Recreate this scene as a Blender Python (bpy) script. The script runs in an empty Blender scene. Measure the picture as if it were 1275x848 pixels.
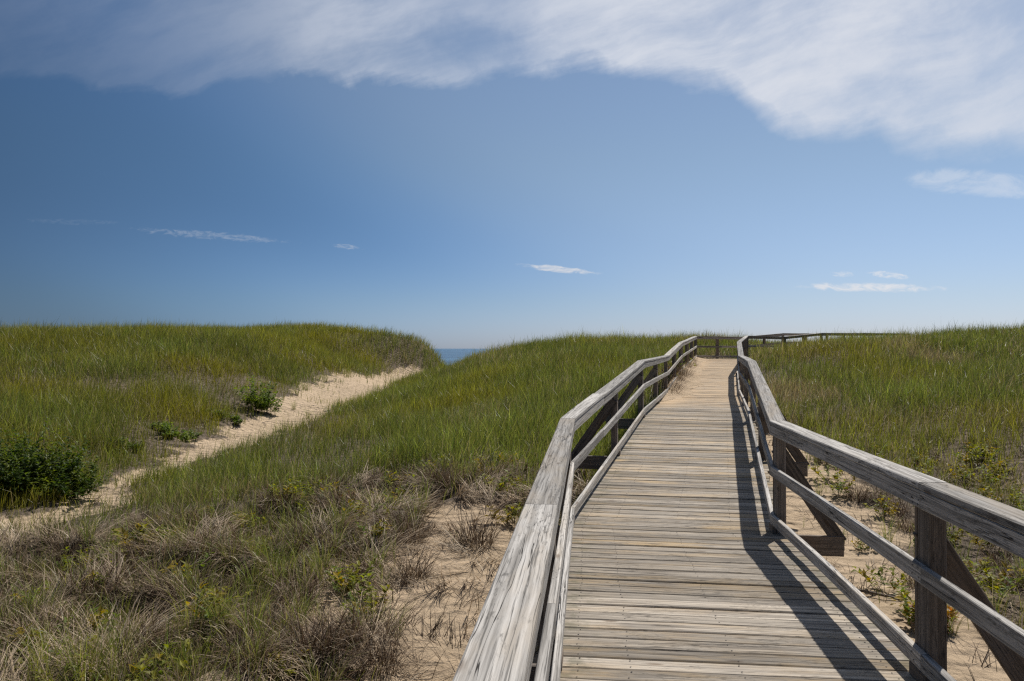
import bpy, math
import numpy as np
from mathutils import Vector

rng = np.random.default_rng(7)
R = math.radians
scene = bpy.context.scene
col = scene.collection

# ------------------------------------------------------------------ camera
# world frame: x to the right, y ahead along the view, z = 0 at eye level
FPX = 950.0 / 1275.0
cam_d = bpy.data.cameras.new('camera')
cam = bpy.data.objects.new('camera', cam_d)
col.objects.link(cam)
cam_d.sensor_width = 36.0
cam_d.lens = 36.0 * FPX
cam_d.clip_start = 0.05
cam_d.clip_end = 200000.0
cam.location = (0, 0, 0)
cam.rotation_euler = (R(90) + math.atan(10.0 / 950.0), 0, 0)
scene.camera = cam

# ------------------------------------------------------------------ sun, sky, exposure
SUN = Vector((0.43, 0.59, 1.05)).normalized()          # towards the sun
sun_el = math.asin(SUN.z)
sun_az = math.atan2(SUN.x, SUN.y)                      # clockwise from +y
sd = bpy.data.lights.new('sun', 'SUN')
sd.energy = 5.0
sd.angle = R(0.53)
sd.color = (1.0, 0.955, 0.89)
so = bpy.data.objects.new('sun', sd)
col.objects.link(so)
so.rotation_euler = (-SUN).to_track_quat('-Z', 'Y').to_euler()
so.location = SUN * 60

scene.view_settings.view_transform = 'Standard'
scene.view_settings.look = 'None'
scene.view_settings.exposure = 0.0
scene.view_settings.gamma = 1.0
scene.view_settings.use_curve_mapping = False
scene.cycles.use_denoising = False
scene.cycles.filter_width = 1.3


class NT:
    """tiny helper to wire node trees"""
    def __init__(self, tree):
        self.t = tree
        self.n = tree.nodes
        self.l = tree.links

    def add(self, kind, **kw):
        nd = self.n.new(kind)
        for k, v in kw.items():
            setattr(nd, k, v)
        return nd

    def put(self, sock, v):
        if isinstance(v, bpy.types.NodeSocket):
            self.l.new(v, sock)
        elif v is not None:
            sock.default_value = v

    def math(self, op, a, b=None, c=None, clamp=False):
        nd = self.add('ShaderNodeMath', operation=op, use_clamp=clamp)
        self.put(nd.inputs[0], a)
        self.put(nd.inputs[1], b)
        self.put(nd.inputs[2], c)
        return nd.outputs[0]

    def mix(self, f, a, b, blend='MIX'):
        nd = self.add('ShaderNodeMix', data_type='RGBA', blend_type=blend)
        self.put(nd.inputs[0], f)
        self.put(nd.inputs[6], a if isinstance(a, bpy.types.NodeSocket) else (*a, 1.0))
        self.put(nd.inputs[7], b if isinstance(b, bpy.types.NodeSocket) else (*b, 1.0))
        return nd.outputs[2]

    def xyz(self, x, y, z=0.0):
        nd = self.add('ShaderNodeCombineXYZ')
        self.put(nd.inputs[0], x)
        self.put(nd.inputs[1], y)
        self.put(nd.inputs[2], z)
        return nd.outputs[0]

    def noise(self, vec, scale, detail=4.0, rough=0.55, dist=0.0):
        nd = self.add('ShaderNodeTexNoise')
        self.put(nd.inputs['Vector'], vec)
        nd.inputs['Scale'].default_value = scale
        nd.inputs['Detail'].default_value = detail
        nd.inputs['Roughness'].default_value = rough
        nd.inputs['Distortion'].default_value = dist
        return nd.outputs['Fac']

    def smooth(self, v, lo, hi, a=0.0, b=1.0):
        nd = self.add('ShaderNodeMapRange', interpolation_type='SMOOTHSTEP')
        self.put(nd.inputs[0], v)
        self.put(nd.inputs[1], lo)
        self.put(nd.inputs[2], hi)
        self.put(nd.inputs[3], a)
        self.put(nd.inputs[4], b)
        return nd.outputs[0]

    def curve(self, v, pts):
        """piecewise curve y(v); pts in (v 0..1, y 0..1)"""
        nd = self.add('ShaderNodeFloatCurve')
        c = nd.mapping.curves[0]
        c.points[0].location = pts[0]
        c.points[1].location = pts[-1]
        for p in pts[1:-1]:
            c.points.new(*p)
        nd.mapping.update()
        self.put(nd.inputs['Value'], v)
        return nd.outputs[0]


world = bpy.data.worlds.new('World')
scene.world = world
world.use_nodes = True
W = NT(world.node_tree)
W.n.clear()
sky = W.add('ShaderNodeTexSky', sky_type='NISHITA')
sky.sun_disc = False
sky.sun_elevation = sun_el
sky.sun_rotation = sun_az
sky.altitude = 0.0
sky.air_density = 1.0
sky.dust_density = 0.35
sky.ozone_density = 2.0
tc = W.add('ShaderNodeTexCoord')
sep = W.add('ShaderNodeSeparateXYZ')
W.put(sep.inputs[0], tc.outputs['Generated'])
dx, dy, dz = sep.outputs
yy = W.math('MAXIMUM', dy, 0.05)
U = W.math('DIVIDE', dx, yy)                 # tangent of the bearing
V = W.math('DIVIDE', dz, yy)                 # tangent of the height
front = W.smooth(dy, 0.05, 0.25)


def pu(px):
    return (px - 637.5) / 950.0


def pv(py):
    return (434.0 - py) / 950.0


# big sheet of cirrus overhead: its lower edge as height over bearing
edge_pts = [(-150, 80), (0, 88), (130, 98), (215, 111), (300, 103), (385, 92), (425, 104), (465, 95), (545, 100),
            (640, 91), (720, 80), (820, 99), (905, 106), (950, 142), (1020, 170), (1080, 167),
            (1130, 187), (1275, 192), (1450, 200)]
un = W.math('DIVIDE', W.math('SUBTRACT', U, pu(-150)), pu(1450) - pu(-150), clamp=True)
pts = [((pu(a) - pu(-150)) / (pu(1450) - pu(-150)), pv(b) / 0.5) for a, b in edge_pts]
edge = W.math('MULTIPLY', W.curve(un, pts), 0.5)
uv = W.xyz(U, V)
# the air drags the sheet out into combed, slanting wisps
wrp = W.add('ShaderNodeTexNoise')
wrp.inputs['Scale'].default_value = 3.2
wrp.inputs['Detail'].default_value = 3.0
W.put(wrp.inputs['Vector'], uv)
off = W.add('ShaderNodeVectorMath', operation='MULTIPLY_ADD')
W.put(off.inputs[0], wrp.outputs['Color'])
off.inputs[1].default_value = (.15, .09, 0)
W.put(off.inputs[2], uv)
wuv = off.outputs[0]


def combed(vec, ang, sx, sy, scale, detail, rough, loc=(0, 0, 0)):
    mp_ = W.add('ShaderNodeMapping', vector_type='TEXTURE')
    mp_.inputs['Rotation'].default_value = (0, 0, R(ang))
    mp_.inputs['Scale'].default_value = (1 / sx, 1 / sy, 1.0)
    mp_.inputs['Location'].default_value = loc
    W.put(mp_.inputs[0], vec)
    return W.noise(mp_.outputs[0], scale, detail, rough)


wisp = combed(wuv, 17, 0.9, 4.6, 2.8, 10.0, .60)
wisp2 = combed(wuv, 38, 1.0, 3.4, 5.0, 9.0, .62, (3, 1, 0))
fluff = W.noise(wuv, 7.0, 10.0, .64)
tex = W.math('ADD', W.math('MULTIPLY', wisp, .50), W.math('ADD', W.math('MULTIPLY', wisp2, .22), W.math('MULTIPLY', fluff, .28)))
warp = W.noise(uv, 16.0, 6.0, 0.62, 0.3)
wedge = W.math('ADD', W.math('MULTIPLY', W.math('SUBTRACT', warp, 0.5), 0.045), W.math('MULTIPLY', W.math('SUBTRACT', wisp, .5), .07))
above = W.math('ADD', W.math('SUBTRACT', V, edge), wedge)
soft = W.curve(un, [(0, .12), (.3, .10), (.5, .15), (.7, .26), (1, .36)])
cover = W.math('DIVIDE', W.math('ADD', above, .012), W.math('MULTIPLY', soft, 0.16), clamp=True)
cover = W.math('POWER', cover, 1.2)
# how thick the sheet is over bearing: thin on the left, thick on the right
thick = W.curve(un, [(0, .12), (.10, .16), (.20, .18), (.30, .32), (.38, .56), (.43, .42), (.47, .40), (.53, .72),
                     (.62, .84), (.75, .82), (.88, .70), (1, .66)])
dens = W.math('MULTIPLY', cover, thick)
# a torn window of blue in the sheet
hx = W.math('DIVIDE', W.math('SUBTRACT', U, pu(590)), 62 / 950)
hy = W.math('DIVIDE', W.math('ADD', W.math('SUBTRACT', V, pv(52)), W.math('MULTIPLY', W.math('SUBTRACT', U, pu(590)), .25)), 34 / 950)
hole = W.math('ADD', W.math('ADD', W.math('MULTIPLY', hx, hx), W.math('MULTIPLY', hy, hy)), W.math('MULTIPLY', W.math('SUBTRACT', fluff, .5), 3.0))
dens = W.math('MULTIPLY', dens, W.smooth(hole, .0, 1.5, .40, 1.0))
tex = W.smooth(tex, 0.36, 0.62)
flat = W.smooth(un, .45, .62)                 # the right part is an even veil, the left part torn
lo_t = W.math('ADD', .30, W.math('MULTIPLY', flat, .14))
dens = W.math('MULTIPLY', dens, W.math('ADD', lo_t, W.math('MULTIPLY', tex, W.math('SUBTRACT', 1.16, lo_t))))


def cloudlet(u0, v0, a, b, slope, amt, lo=0.42, scale=40.0):
    ddx = W.math('DIVIDE', W.math('SUBTRACT', U, pu(u0)), a / 950.0)
    base = W.math('MULTIPLY', W.math('SUBTRACT', U, pu(u0)), -slope)
    ddy = W.math('DIVIDE', W.math('SUBTRACT', W.math('SUBTRACT', V, pv(v0)), base), b / 950.0)
    r2 = W.math('ADD', W.math('MULTIPLY', ddx, ddx), W.math('MULTIPLY', ddy, ddy))
    m = W.smooth(r2, 1.0, 0.0)
    st = W.add('ShaderNodeMapping')
    st.inputs['Scale'].default_value = (1.0, 2.6, 1.0)
    st.inputs['Rotation'].default_value = (0, 0, R(6))
    st.inputs['Location'].default_value = (u0 * .013, v0 * .017, 0)
    W.put(st.inputs[0], uv)
    nz = W.noise(st.outputs[0], scale, 6.0, 0.65, 0.8)
    # ragged: the noise eats in from the rim
    s = W.math('SUBTRACT', W.math('ADD', m, W.math('MULTIPLY', W.math('SUBTRACT', nz, .5), 2.6)), lo)
    s = W.smooth(s, 0.0, 1.0)
    return W.math('MULTIPLY', W.math('MULTIPLY', s, W.smooth(r2, 1.0, .35)), amt)


parts = [cloudlet(694, 335, 64, 6, 0.10, 1.0, .30, 45),
         cloudlet(1085, 358, 120, 8.5, 0.02, 1.0, .34, 38),
         cloudlet(1108, 342, 36, 7.0, 0.10, 0.95, .45, 60),
         cloudlet(1052, 341, 30, 6.0, 0.0, 0.6, .50, 70),
         cloudlet(262, 293, 140, 8, 0.08, 0.5, .52, 85),
         cloudlet(432, 307, 28, 5, 0.08, 0.5, .5, 85),
         cloudlet(90, 276, 100, 6, 0.02, 0.14, .62, 85),
         cloudlet(1245, 229, 170, 24, 0.06, 0.36, .30, 14)]
small = parts[0]
for p in parts[1:]:
    small = W.math('MAXIMUM', small, p)
small = W.math('MULTIPLY', small, front, clamp=True)
tot = W.math('MULTIPLY', dens, front, clamp=True)
# cloud brightness follows the sky's own brightness towards the sun
sdir = W.add('ShaderNodeVectorMath', operation='DOT_PRODUCT')
W.put(sdir.inputs[0], tc.outputs['Generated'])
sdir.inputs[1].default_value = SUN
glow = W.smooth(sdir.outputs['Value'], 0.34, 0.72)
ccol = W.mix(glow, (2.6, 3.3, 4.8), (8.1, 8.5, 9.4))
hs = W.add('ShaderNodeHueSaturation')
hs.inputs['Saturation'].default_value = 1.0
hs.inputs['Value'].default_value = 1.0
W.put(hs.inputs['Color'], sky.outputs[0])
# polarised air: darkest and bluest at right angles to the sun
pol = W.curve(W.math('ABSOLUTE', sdir.outputs['Value'], clamp=True),
              [(0, .24), (.12, .25), (.2, .27), (.3, .34), (.4, .43), (.48, .51), (.545, .65), (.61, .83), (.68, .95), (.8, 1.0), (1, 1.0)])
# paler haze low down
hz = W.curve(pol, [(0, .31), (.25, .32), (.38, .56), (.5, .78), (.65, .86), (1, .96)])
lowf = W.math('POWER', W.smooth(dz, .19, -.02), 1.2)
pol = W.math('ADD', W.math('MULTIPLY', pol, W.math('SUBTRACT', 1.0, lowf)), W.math('MULTIPLY', hz, lowf))
tint = W.mix(W.smooth(pol, .44, .97), (.75, 1.02, 1.27), (1.01, 1.0, .985))
low = W.smooth(dz, 0.26, 0.0)
tint = W.mix(low, tint, W.mix(1.0, tint, (.90, .965, 1.27), 'MULTIPLY'))
tint = W.mix(W.smooth(dz, .07, 0.0), tint, W.mix(1.0, tint, (.96, 1.0, 1.13), 'MULTIPLY'))
clear = W.mix(1.0, hs.outputs[0], tint, 'MULTIPLY')
clear = W.mix(1.0, clear, W.xyz(pol, pol, pol), 'MULTIPLY')
skyc = W.mix(tot, clear, ccol)
skyc = W.mix(small, skyc, W.mix(glow, (4.0, 4.8, 6.2), (9.6, 9.8, 10.2)))
bg = W.add('ShaderNodeBackground')
W.put(bg.inputs[0], skyc)
bg.inputs[1].default_value = 0.084
wo = W.add('ShaderNodeOutputWorld')
W.l.new(bg.outputs[0], wo.inputs[0])


# ------------------------------------------------------------------ helpers
def tag(o, label=None, cat=None, group=None, kind=None):
    for k, v in (('label', label), ('category', cat), ('group', group), ('kind', kind)):
        if v:
            o[k] = v
    return o


def new_mat(name):
    m = bpy.data.materials.new(name)
    m.use_nodes = True
    t = NT(m.node_tree)
    t.n.clear()
    out = t.add('ShaderNodeOutputMaterial')
    return m, t, out


def principled(t, out, color, rough=0.8, spec=0.3, normal=None):
    b = t.add('ShaderNodeBsdfPrincipled')
    t.put(b.inputs['Base Color'], color if isinstance(color, bpy.types.NodeSocket) else (*color, 1))
    t.put(b.inputs['Roughness'], rough)
    b.inputs['Specular IOR Level'].default_value = spec
    if normal is not None:
        t.l.new(normal, b.inputs['Normal'])
    t.l.new(b.outputs[0], out.inputs[0])
    return b


def bump(t, h, strength, dist):
    b = t.add('ShaderNodeBump')
    b.inputs['Strength'].default_value = strength
    b.inputs['Distance'].default_value = dist
    t.l.new(h, b.inputs['Height'])
    return b.outputs[0]


def np_mesh(name, verts, loops, starts, colors=None, smooth=False, uvs=None, attrs=None):
    me = bpy.data.meshes.new(name)
    me.vertices.add(len(verts))
    me.vertices.foreach_set('co', np.ascontiguousarray(verts, np.float32).ravel())
    me.loops.add(len(loops))
    me.loops.foreach_set('vertex_index', np.ascontiguousarray(loops, np.int32))
    me.polygons.add(len(starts))
    me.polygons.foreach_set('loop_start', np.ascontiguousarray(starts, np.int32))
    if colors is not None:
        a = me.color_attributes.new('Col', 'FLOAT_COLOR', 'POINT')
        c4 = np.ones((len(verts), 4), np.float32)
        c4[:, :3] = colors
        a.data.foreach_set('color', c4.ravel())
    me.update(calc_edges=True)
    me.polygons.foreach_set('use_smooth', np.full(len(starts), smooth))
    return me


def link(name, me, mat, parent=None):
    o = bpy.data.objects.new(name, me)
    if mat:
        me.materials.clear()
        me.materials.append(mat)
    col.objects.link(o)
    o.parent = parent
    return o


def empty(name, loc=(0, 0, 0)):
    o = bpy.data.objects.new(name, None)
    o.empty_display_size = 0.2
    o.location = loc
    col.objects.link(o)
    return o


# value noise on arrays
_perm = np.random.default_rng(3).random((256, 256))


def vnoise(x, y, s=1.0, seed=0):
    x = np.asarray(x, float) * s + seed * 17.31
    y = np.asarray(y, float) * s + seed * 9.77
    xi, yi = np.floor(x).astype(int), np.floor(y).astype(int)
    fx, fy = x - xi, y - yi
    fx, fy = fx * fx * (3 - 2 * fx), fy * fy * (3 - 2 * fy)
    g = lambda a, b: _perm[a & 255, b & 255]
    return (g(xi, yi) * (1 - fx) + g(xi + 1, yi) * fx) * (1 - fy) + (g(xi, yi + 1) * (1 - fx) + g(xi + 1, yi + 1) * fx) * fy


def fbm(x, y, s=1.0, seed=0, o=4):
    r, a, t = 0.0, 1.0, 0.0
    for i in range(o):
        r = r + a * vnoise(x, y, s * 2 ** i, seed + i)
        t += a
        a *= 0.5
    return r / t


def sstep(v, a, b):
    t = np.clip((v - a) / (b - a), 0, 1)
    return t * t * (3 - 2 * t)


# ------------------------------------------------------------------ terrain
CP = np.array([
    # ground behind and round the viewer
    (-6, -6, -2.5), (0, -6, -2.45), (6, -6, -2.5), (-14, -4, -2.4), (14, -4, -2.3), (-30, 0, -1.8), (30, -4, -1.9),
    # near left flat with dead grass
    (-4, 5, -2.40), (-2, 5, -2.38), (0, 5, -2.42), (-7, 6, -2.48), (-5, 9, -2.42), (-2, 9, -2.32), (-.5, 9, -2.34), (-12, 6, -2.4),
    (-13, 12, -2.15), (-11, 16, -2.2),
    # sand path
    (-7.6, 12, -2.72), (-7.8, 18, -2.65), (-7.6, 25, -2.42), (-7.4, 33, -2.1), (-7.4, 42, -1.85), (-6.9, 50, -1.72), (-5.6, 58, -2.6), (-5, 70, -5),
    # right bank of the path
    (-5.2, 12, -2.45), (-5.4, 18, -2.5), (-5.3, 25, -2.40), (-5, 34, -2.1), (-4.6, 45, -1.85), (-3.2, 45, -1.25), (-4, 52, -2.1),
    # middle dune
    (-1.5, 13.5, -2.2), (0, 17, -1.9), (-2, 20, -2.05), (-2, 28, -1.55), (1, 24, -1.35), (2, 32, -.55), (-1, 38, -.78), (2.6, 40, 0.0),
    (-1.77, 45, -.68), (10, 45, .25), (6, 42, .2), (5.5, 34, -.35), (-2, 60, -2.6), (0, 70, -4.2), (8, 60, -1), (10, 80, -5), (20, 60, -1.0),
    # left dune
    (-9.3, 18, -2.4), (-9.4, 25, -2.05), (-9.6, 33, -1.5), (-9.8, 42, -.9), (-12, 22, -1.6), (-13, 30, -.7), (-18, 26, -.9), (-25, 38, .45),
    (-18.8, 46, .85), (-10.9, 54, 1.0), (-20, 32, -.1), (-8.0, 55.5, .75), (-6.3, 55.8, .25), (-5.3, 55.6, -.75), (-4.6, 55.3, -2.2), (-13, 42, .25), (-35, 36, .4),
    (-35, 22, -1.2), (-22, 16, -1.7), (-25, 55, .2), (-12, 66, -.5), (-20, 78, -4), (-9, 63, -1),
    # under the boardwalk
    (1.5, 0, -2.42), (1.6, 5, -2.45), (1.8, 8, -2.42), (3, 11, -2.2), (3.4, 14, -1.95), (5, 20, -1.5), (6.6, 25.5, -1.12), (9.8, 36, -.78),
    (12, 38, -.6), (15, 39.5, -.45), (18.5, 43, -.35), (23, 46, -.3), (3.3, 21, -1.35), (4.8, 27, -.85), (7.3, 36, -.25),
    (12, 42, .15), (11, 46, .3),
    # right side
    (3.5, 7.4, -2.44), (4, 4, -2.5), (6, 10, -2.42), (8, 6, -2.6), (5.9, 15, -2.0), (7.2, 20, -1.5), (10, 13, -2.0), (12, 20, -1.2),
    (10, 27, -.7), (13, 33, .0), (18.5, 36, .14), (22.5, 36, .56), (27, 37, .60), (36, 40, .5), (16, 26, -.4), (22, 26, -.15), (14, 10, -2.2),
    (20, 16, -1.4), (35, 22, -.6), (30, 8, -1.8), (30, 55, -.4)], float)


def tps(d2):
    return np.where(d2 > 1e-9, 0.5 * d2 * np.log(np.maximum(d2, 1e-9)), 0.0)


_n = len(CP)
_d = ((CP[:, None, :2] - CP[None, :, :2]) ** 2).sum(2)
_A = np.zeros((_n + 3, _n + 3))
_A[:_n, :_n] = tps(_d) + np.eye(_n) * 0.25
_A[:_n, _n] = 1
_A[:_n, _n + 1:] = CP[:, :2]
_A[_n:, :_n] = _A[:_n, _n:].T
_w = np.linalg.solve(_A, np.concatenate([CP[:, 2], np.zeros(3)]))


def rbf(x, y):
    out = np.empty(len(x))
    for i in range(0, len(x), 20000):
        xs, ys = x[i:i + 20000], y[i:i + 20000]
        d2 = (xs[:, None] - CP[None, :, 0]) ** 2 + (ys[:, None] - CP[None, :, 1]) ** 2
        out[i:i + 20000] = tps(d2) @ _w[:_n] + _w[_n] + _w[_n + 1] * xs + _w[_n + 2] * ys
    return out


SEA = -8.0
PATH = np.array([(-8.6, 9.5, .5), (-7.75, 12, .58), (-7.7, 15, .56), (-7.8, 18, .66), (-7.65, 25, .95), (-7.55, 33, 1.75), (-7.4, 42, 1.9),
                 (-6.9, 50, 1.0), (-6.0, 54, .7), (-5, 75, 2.0)])


def path_mask(x, y, grow=0.0):
    px = np.interp(y, PATH[:, 1], PATH[:, 0])
    pw = np.interp(y, PATH[:, 1], PATH[:, 2]) + grow
    d = np.abs(x - px) + (fbm(x, y, .8, 5) - .5) * 1.3 + (fbm(x, y, 2.6, 9, 3) - .5) * 1.5
    m = 1 - sstep(d, pw * .75, pw * 1.15)
    return m * sstep(y, 10.5, 11.5) * sstep(y, 52.5, 50.8)


# walkway edges (inner faces of the railings) and deck height
LE = np.array([(-.45, -3), (.62, 7.58), (2.46, 14.1), (4.28, 20.8), (5.95, 26.6), (9.05, 37.3)], float)
RE = np.array([(1.37, -3), (2.46, 7.28), (4.20, 13.6), (6.02, 20.3), (7.37, 25.0), (10.85, 35.5)], float)
DZ = np.array([-1.74, -1.74, -1.27, -1.24, -.86, -.50])
RH = np.array([1.05, 1.05, 1.05, 1.05, 1.08, 1.10])


def walk_side(x, y):
    """signed metres outside the walkway: left side, right side"""
    lx = np.interp(y, LE[:, 1], LE[:, 0])
    rx = np.interp(y, RE[:, 1], RE[:, 0])
    return lx - x, x - rx


def blob(x, y, cx, cy, rx, ry, a=0.0, n=.5):
    ca, sa = math.cos(a), math.sin(a)
    ux, uy = (x - cx) * ca + (y - cy) * sa, -(x - cx) * sa + (y - cy) * ca
    d = np.sqrt((ux / rx) ** 2 + (uy / ry) ** 2) + (fbm(x, y, 1.3, 21) - .5) * 2 * n
    return 1 - sstep(d, .75, 1.1)


def sand_mask(x, y):
    m = path_mask(x, y)
    l, r = walk_side(x, y)
    under = sstep(l, .35, .1) * sstep(r, .5, .2) * (y < 17)
    m = np.maximum(m, under)
    m = np.maximum(m, blob(x, y, -.55, 7.6, .85, 3.4, R(3), .35))
    m = np.maximum(m, blob(x, y, -.6, 10.4, .8, .7, 0, .3))
    gap = sstep(fbm(x, y, 1.25, 171, 3), .53, .62) * sstep(x, -3.0, -1.6) * sstep(y, 12.2, 10.8)
    m = np.maximum(m, gap * (l > .3) * .9)
    wr = np.interp(y, [2, 5, 8, 12, 16, 19, 21], [1.2, 1.9, 2.0, 1.5, 1.1, .6, .0])
    m = np.maximum(m, sstep(r + (fbm(x, y, .9, 31) - .5) * 1.8, wr + .3, wr - .3) * (r > -2) * (y < 21))
    m = np.maximum(m, blob(x, y, 6.6, 8.2, 1.2, .7, .3, .5) * .8)
    m = np.maximum(m, sstep(y, 66, 74))
    return m


def dry_zone(x, y):
    """1 in the near-left flat of dead grass"""
    yb = np.clip(10.2 + .62 * (x + 7), 9.0, 13.4) + (fbm(x, y, .5, 41) - .5) * 3.0
    return sstep(y - yb, .6, -.6) * (x < 1.2)


def ground_raw(x, y):
    z = rbf(x, y)
    ox = np.maximum(np.abs(x) - 36, 0)
    oy = np.maximum(np.maximum(-6 - y, y - 66), 0)
    far = sstep(np.hypot(ox, oy), 0, 22)
    base = np.interp(y, [-60, 0, 45, 62, 85, 115, 160, 400], [-1.5, -1.5, .1, -.8, -5, -7.4, -9.5, -14]) + \
        (fbm(x, y, .06, 51) - .5) * 1.6
    z = z * (1 - far) + base * far
    near = (np.hypot(x, y) < 120)
    z = z + near * ((fbm(x, y, .55, 61, 3) - .5) * .26 + (fbm(x, y, 2.2, 71, 3) - .5) * .07)
    dz_ = dry_zone(x, y) * (1 - sand_mask(x, y)) * near
    z = z + dz_ * ((sstep(fbm(x, y, 1.5, 151, 3), .40, .60) - .6) * .22)
    l, r = walk_side(x, y)
    # keep the soil below the deck
    onw = sstep(l, .6, 0) * sstep(r, .6, 0) * (y > -4) * (y < 38.5)
    dk = np.interp(y, [-3, 7.4, 13.9, 20.5, 26, 36.5], DZ) - .28
    z = np.where(onw > 0, z * (1 - onw) + np.minimum(z, dk) * onw, z)
    pm = path_mask(x, y)
    z = z - pm * .10
    return z


GX0, GX1, GY0, GY1, GS = -44.0, 46.0, -6.0, 82.0, 0.125
_gx = np.arange(GX0, GX1 + 1e-6, GS)
_gy = np.arange(GY0, GY1 + 1e-6, GS)
_mx, _my = np.meshgrid(_gx, _gy)
GRID = ground_raw(_mx.ravel(), _my.ravel()).reshape(_mx.shape)


def ground(x, y):
    x, y = np.asarray(x, float), np.asarray(y, float)
    fx = np.clip((x - GX0) / GS, 0, len(_gx) - 1.001)
    fy = np.clip((y - GY0) / GS, 0, len(_gy) - 1.001)
    i, j = fx.astype(int), fy.astype(int)
    a, b = fx - i, fy - j
    return (GRID[j, i] * (1 - a) + GRID[j, i + 1] * a) * (1 - b) + (GRID[j + 1, i] * (1 - a) + GRID[j + 1, i + 1] * a) * b


def axis(lo, hi, fine, grow, far_lo, far_hi):
    mid = list(np.arange(lo, hi + 1e-6, fine))
    s, v, up = fine, hi, []
    while v < far_hi:
        s *= grow
        v += s
        up.append(v)
    s, v, dn = fine, lo, []
    while v > far_lo:
        s *= grow
        v -= s
        dn.append(v)
    return np.array(dn[::-1] + mid + up)


ax = axis(-16, 16, .125, 1.035, -30000, 30000)
ay = axis(1, 26, .125, 1.035, -30000, 40000)
TX, TY = np.meshgrid(ax, ay)
tx, ty = TX.ravel(), TY.ravel()
inside = (tx > GX0) & (tx < GX1) & (ty > GY0) & (ty < GY1)
tz = np.where(inside, ground(tx, ty), 0)
oi = ~inside
tz[oi] = ground_raw(tx[oi], ty[oi])
nx, ny = len(ax), len(ay)
q = np.arange(nx * ny).reshape(ny, nx)
quads = np.stack([q[:-1, :-1], q[:-1, 1:], q[1:, 1:], q[1:, :-1]], -1).reshape(-1, 4)
tcol = np.zeros((len(tx), 3))
tcol[:, 0] = sand_mask(tx, ty)
tcol[:, 1] = dry_zone(tx, ty)
terr_me = np_mesh('ground', np.stack([tx, ty, tz], 1), quads.ravel(), np.arange(0, len(quads) * 4, 4), tcol, True)

m_ground, t, out = new_mat('sand_and_thatch')
geo = t.add('ShaderNodeNewGeometry')
P = geo.outputs['Position']
at = t.add('ShaderNodeVertexColor', layer_name='Col')
sp = t.add('ShaderNodeSeparateColor')
t.l.new(at.outputs[0], sp.inputs[0])
n1 = t.noise(P, 1.3, 5, .6)
n2 = t.noise(P, 9.0, 5, .6)
n3 = t.noise(P, 260.0, 3, .6)
sand = t.mix(t.smooth(n1, .35, .65), (.46, .352, .235), (.575, .44, .30))
sand = t.mix(t.math('MULTIPLY', t.smooth(n2, .42, .7), .35), sand, (.38, .29, .195))
sand = t.mix(t.math('MULTIPLY', n3, .35), sand, (.31, .235, .16))
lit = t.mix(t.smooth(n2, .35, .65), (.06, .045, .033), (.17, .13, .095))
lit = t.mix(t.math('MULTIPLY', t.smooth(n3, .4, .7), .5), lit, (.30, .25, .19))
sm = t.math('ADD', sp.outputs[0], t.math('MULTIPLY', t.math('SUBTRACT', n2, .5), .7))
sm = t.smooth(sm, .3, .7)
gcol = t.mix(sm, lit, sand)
hgt = t.math('ADD', t.math('MULTIPLY', n2, 1.0), t.math('MULTIPLY', n3, .12))
wv = t.add('ShaderNodeTexWave', wave_type='BANDS', bands_direction='Y')
wv.inputs['Scale'].default_value = 1.1
wv.inputs['Distortion'].default_value = 7.0
wv.inputs['Detail'].default_value = 2.5
wv.inputs['Detail Scale'].default_value = 1.4
t.l.new(P, wv.inputs['Vector'])
hgt = t.math('ADD', hgt, t.math('MULTIPLY', wv.outputs['Fac'], .35))
fp = t.add('ShaderNodeTexVoronoi', feature='SMOOTH_F1')
fp.inputs['Scale'].default_value = 3.4
fp.inputs['Smoothness'].default_value = .6
t.l.new(P, fp.inputs['Vector'])
hgt = t.math('ADD', hgt, t.math('MULTIPLY', t.smooth(fp.outputs['Distance'], .0, .34), .8))
# twigs and dark bits lying in the sand
bits = t.noise(P, 55.0, 3, .7, 1.5)
gcol = t.mix(t.math('MULTIPLY', t.smooth(bits, .67, .72), .75), gcol, (.10, .075, .05))
principled(t, out, gcol, .95, .1, bump(t, hgt, .9, .10))
ground_o = link('ground', terr_me, m_ground)
tag(ground_o, 'pale sand and litter of the dunes under the grass', 'ground', kind='structure')

# ------------------------------------------------------------------ sea
m_sea, t, out = new_mat('sea_water')
geo = t.add('ShaderNodeNewGeometry')
mp = t.add('ShaderNodeMapping')
mp.inputs['Scale'].default_value = (.35, 1.0, 1.0)
t.l.new(geo.outputs['Position'], mp.inputs[0])
a = t.noise(mp.outputs[0], .12, 6, .6)
b = t.noise(mp.outputs[0], .012, 4, .6)
wc = t.mix(t.smooth(b, .40, .60), (.015, .058, .11), (.045, .12, .19))
principled(t, out, wc, .28, .5, bump(t, a, 1.0, 3.0))
xs = np.array([-40000, 40000, 40000, -40000.0])
ys = np.array([72, 72, 60000, 60000.0])
nseg = 2
sea_me = np_mesh('sea', np.stack([xs, ys, np.full(4, SEA)], 1), np.arange(4), np.array([0]))
tag(link('sea', sea_me, m_sea), 'blue sea to the horizon beyond the dunes', 'sea', kind='structure')


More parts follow.
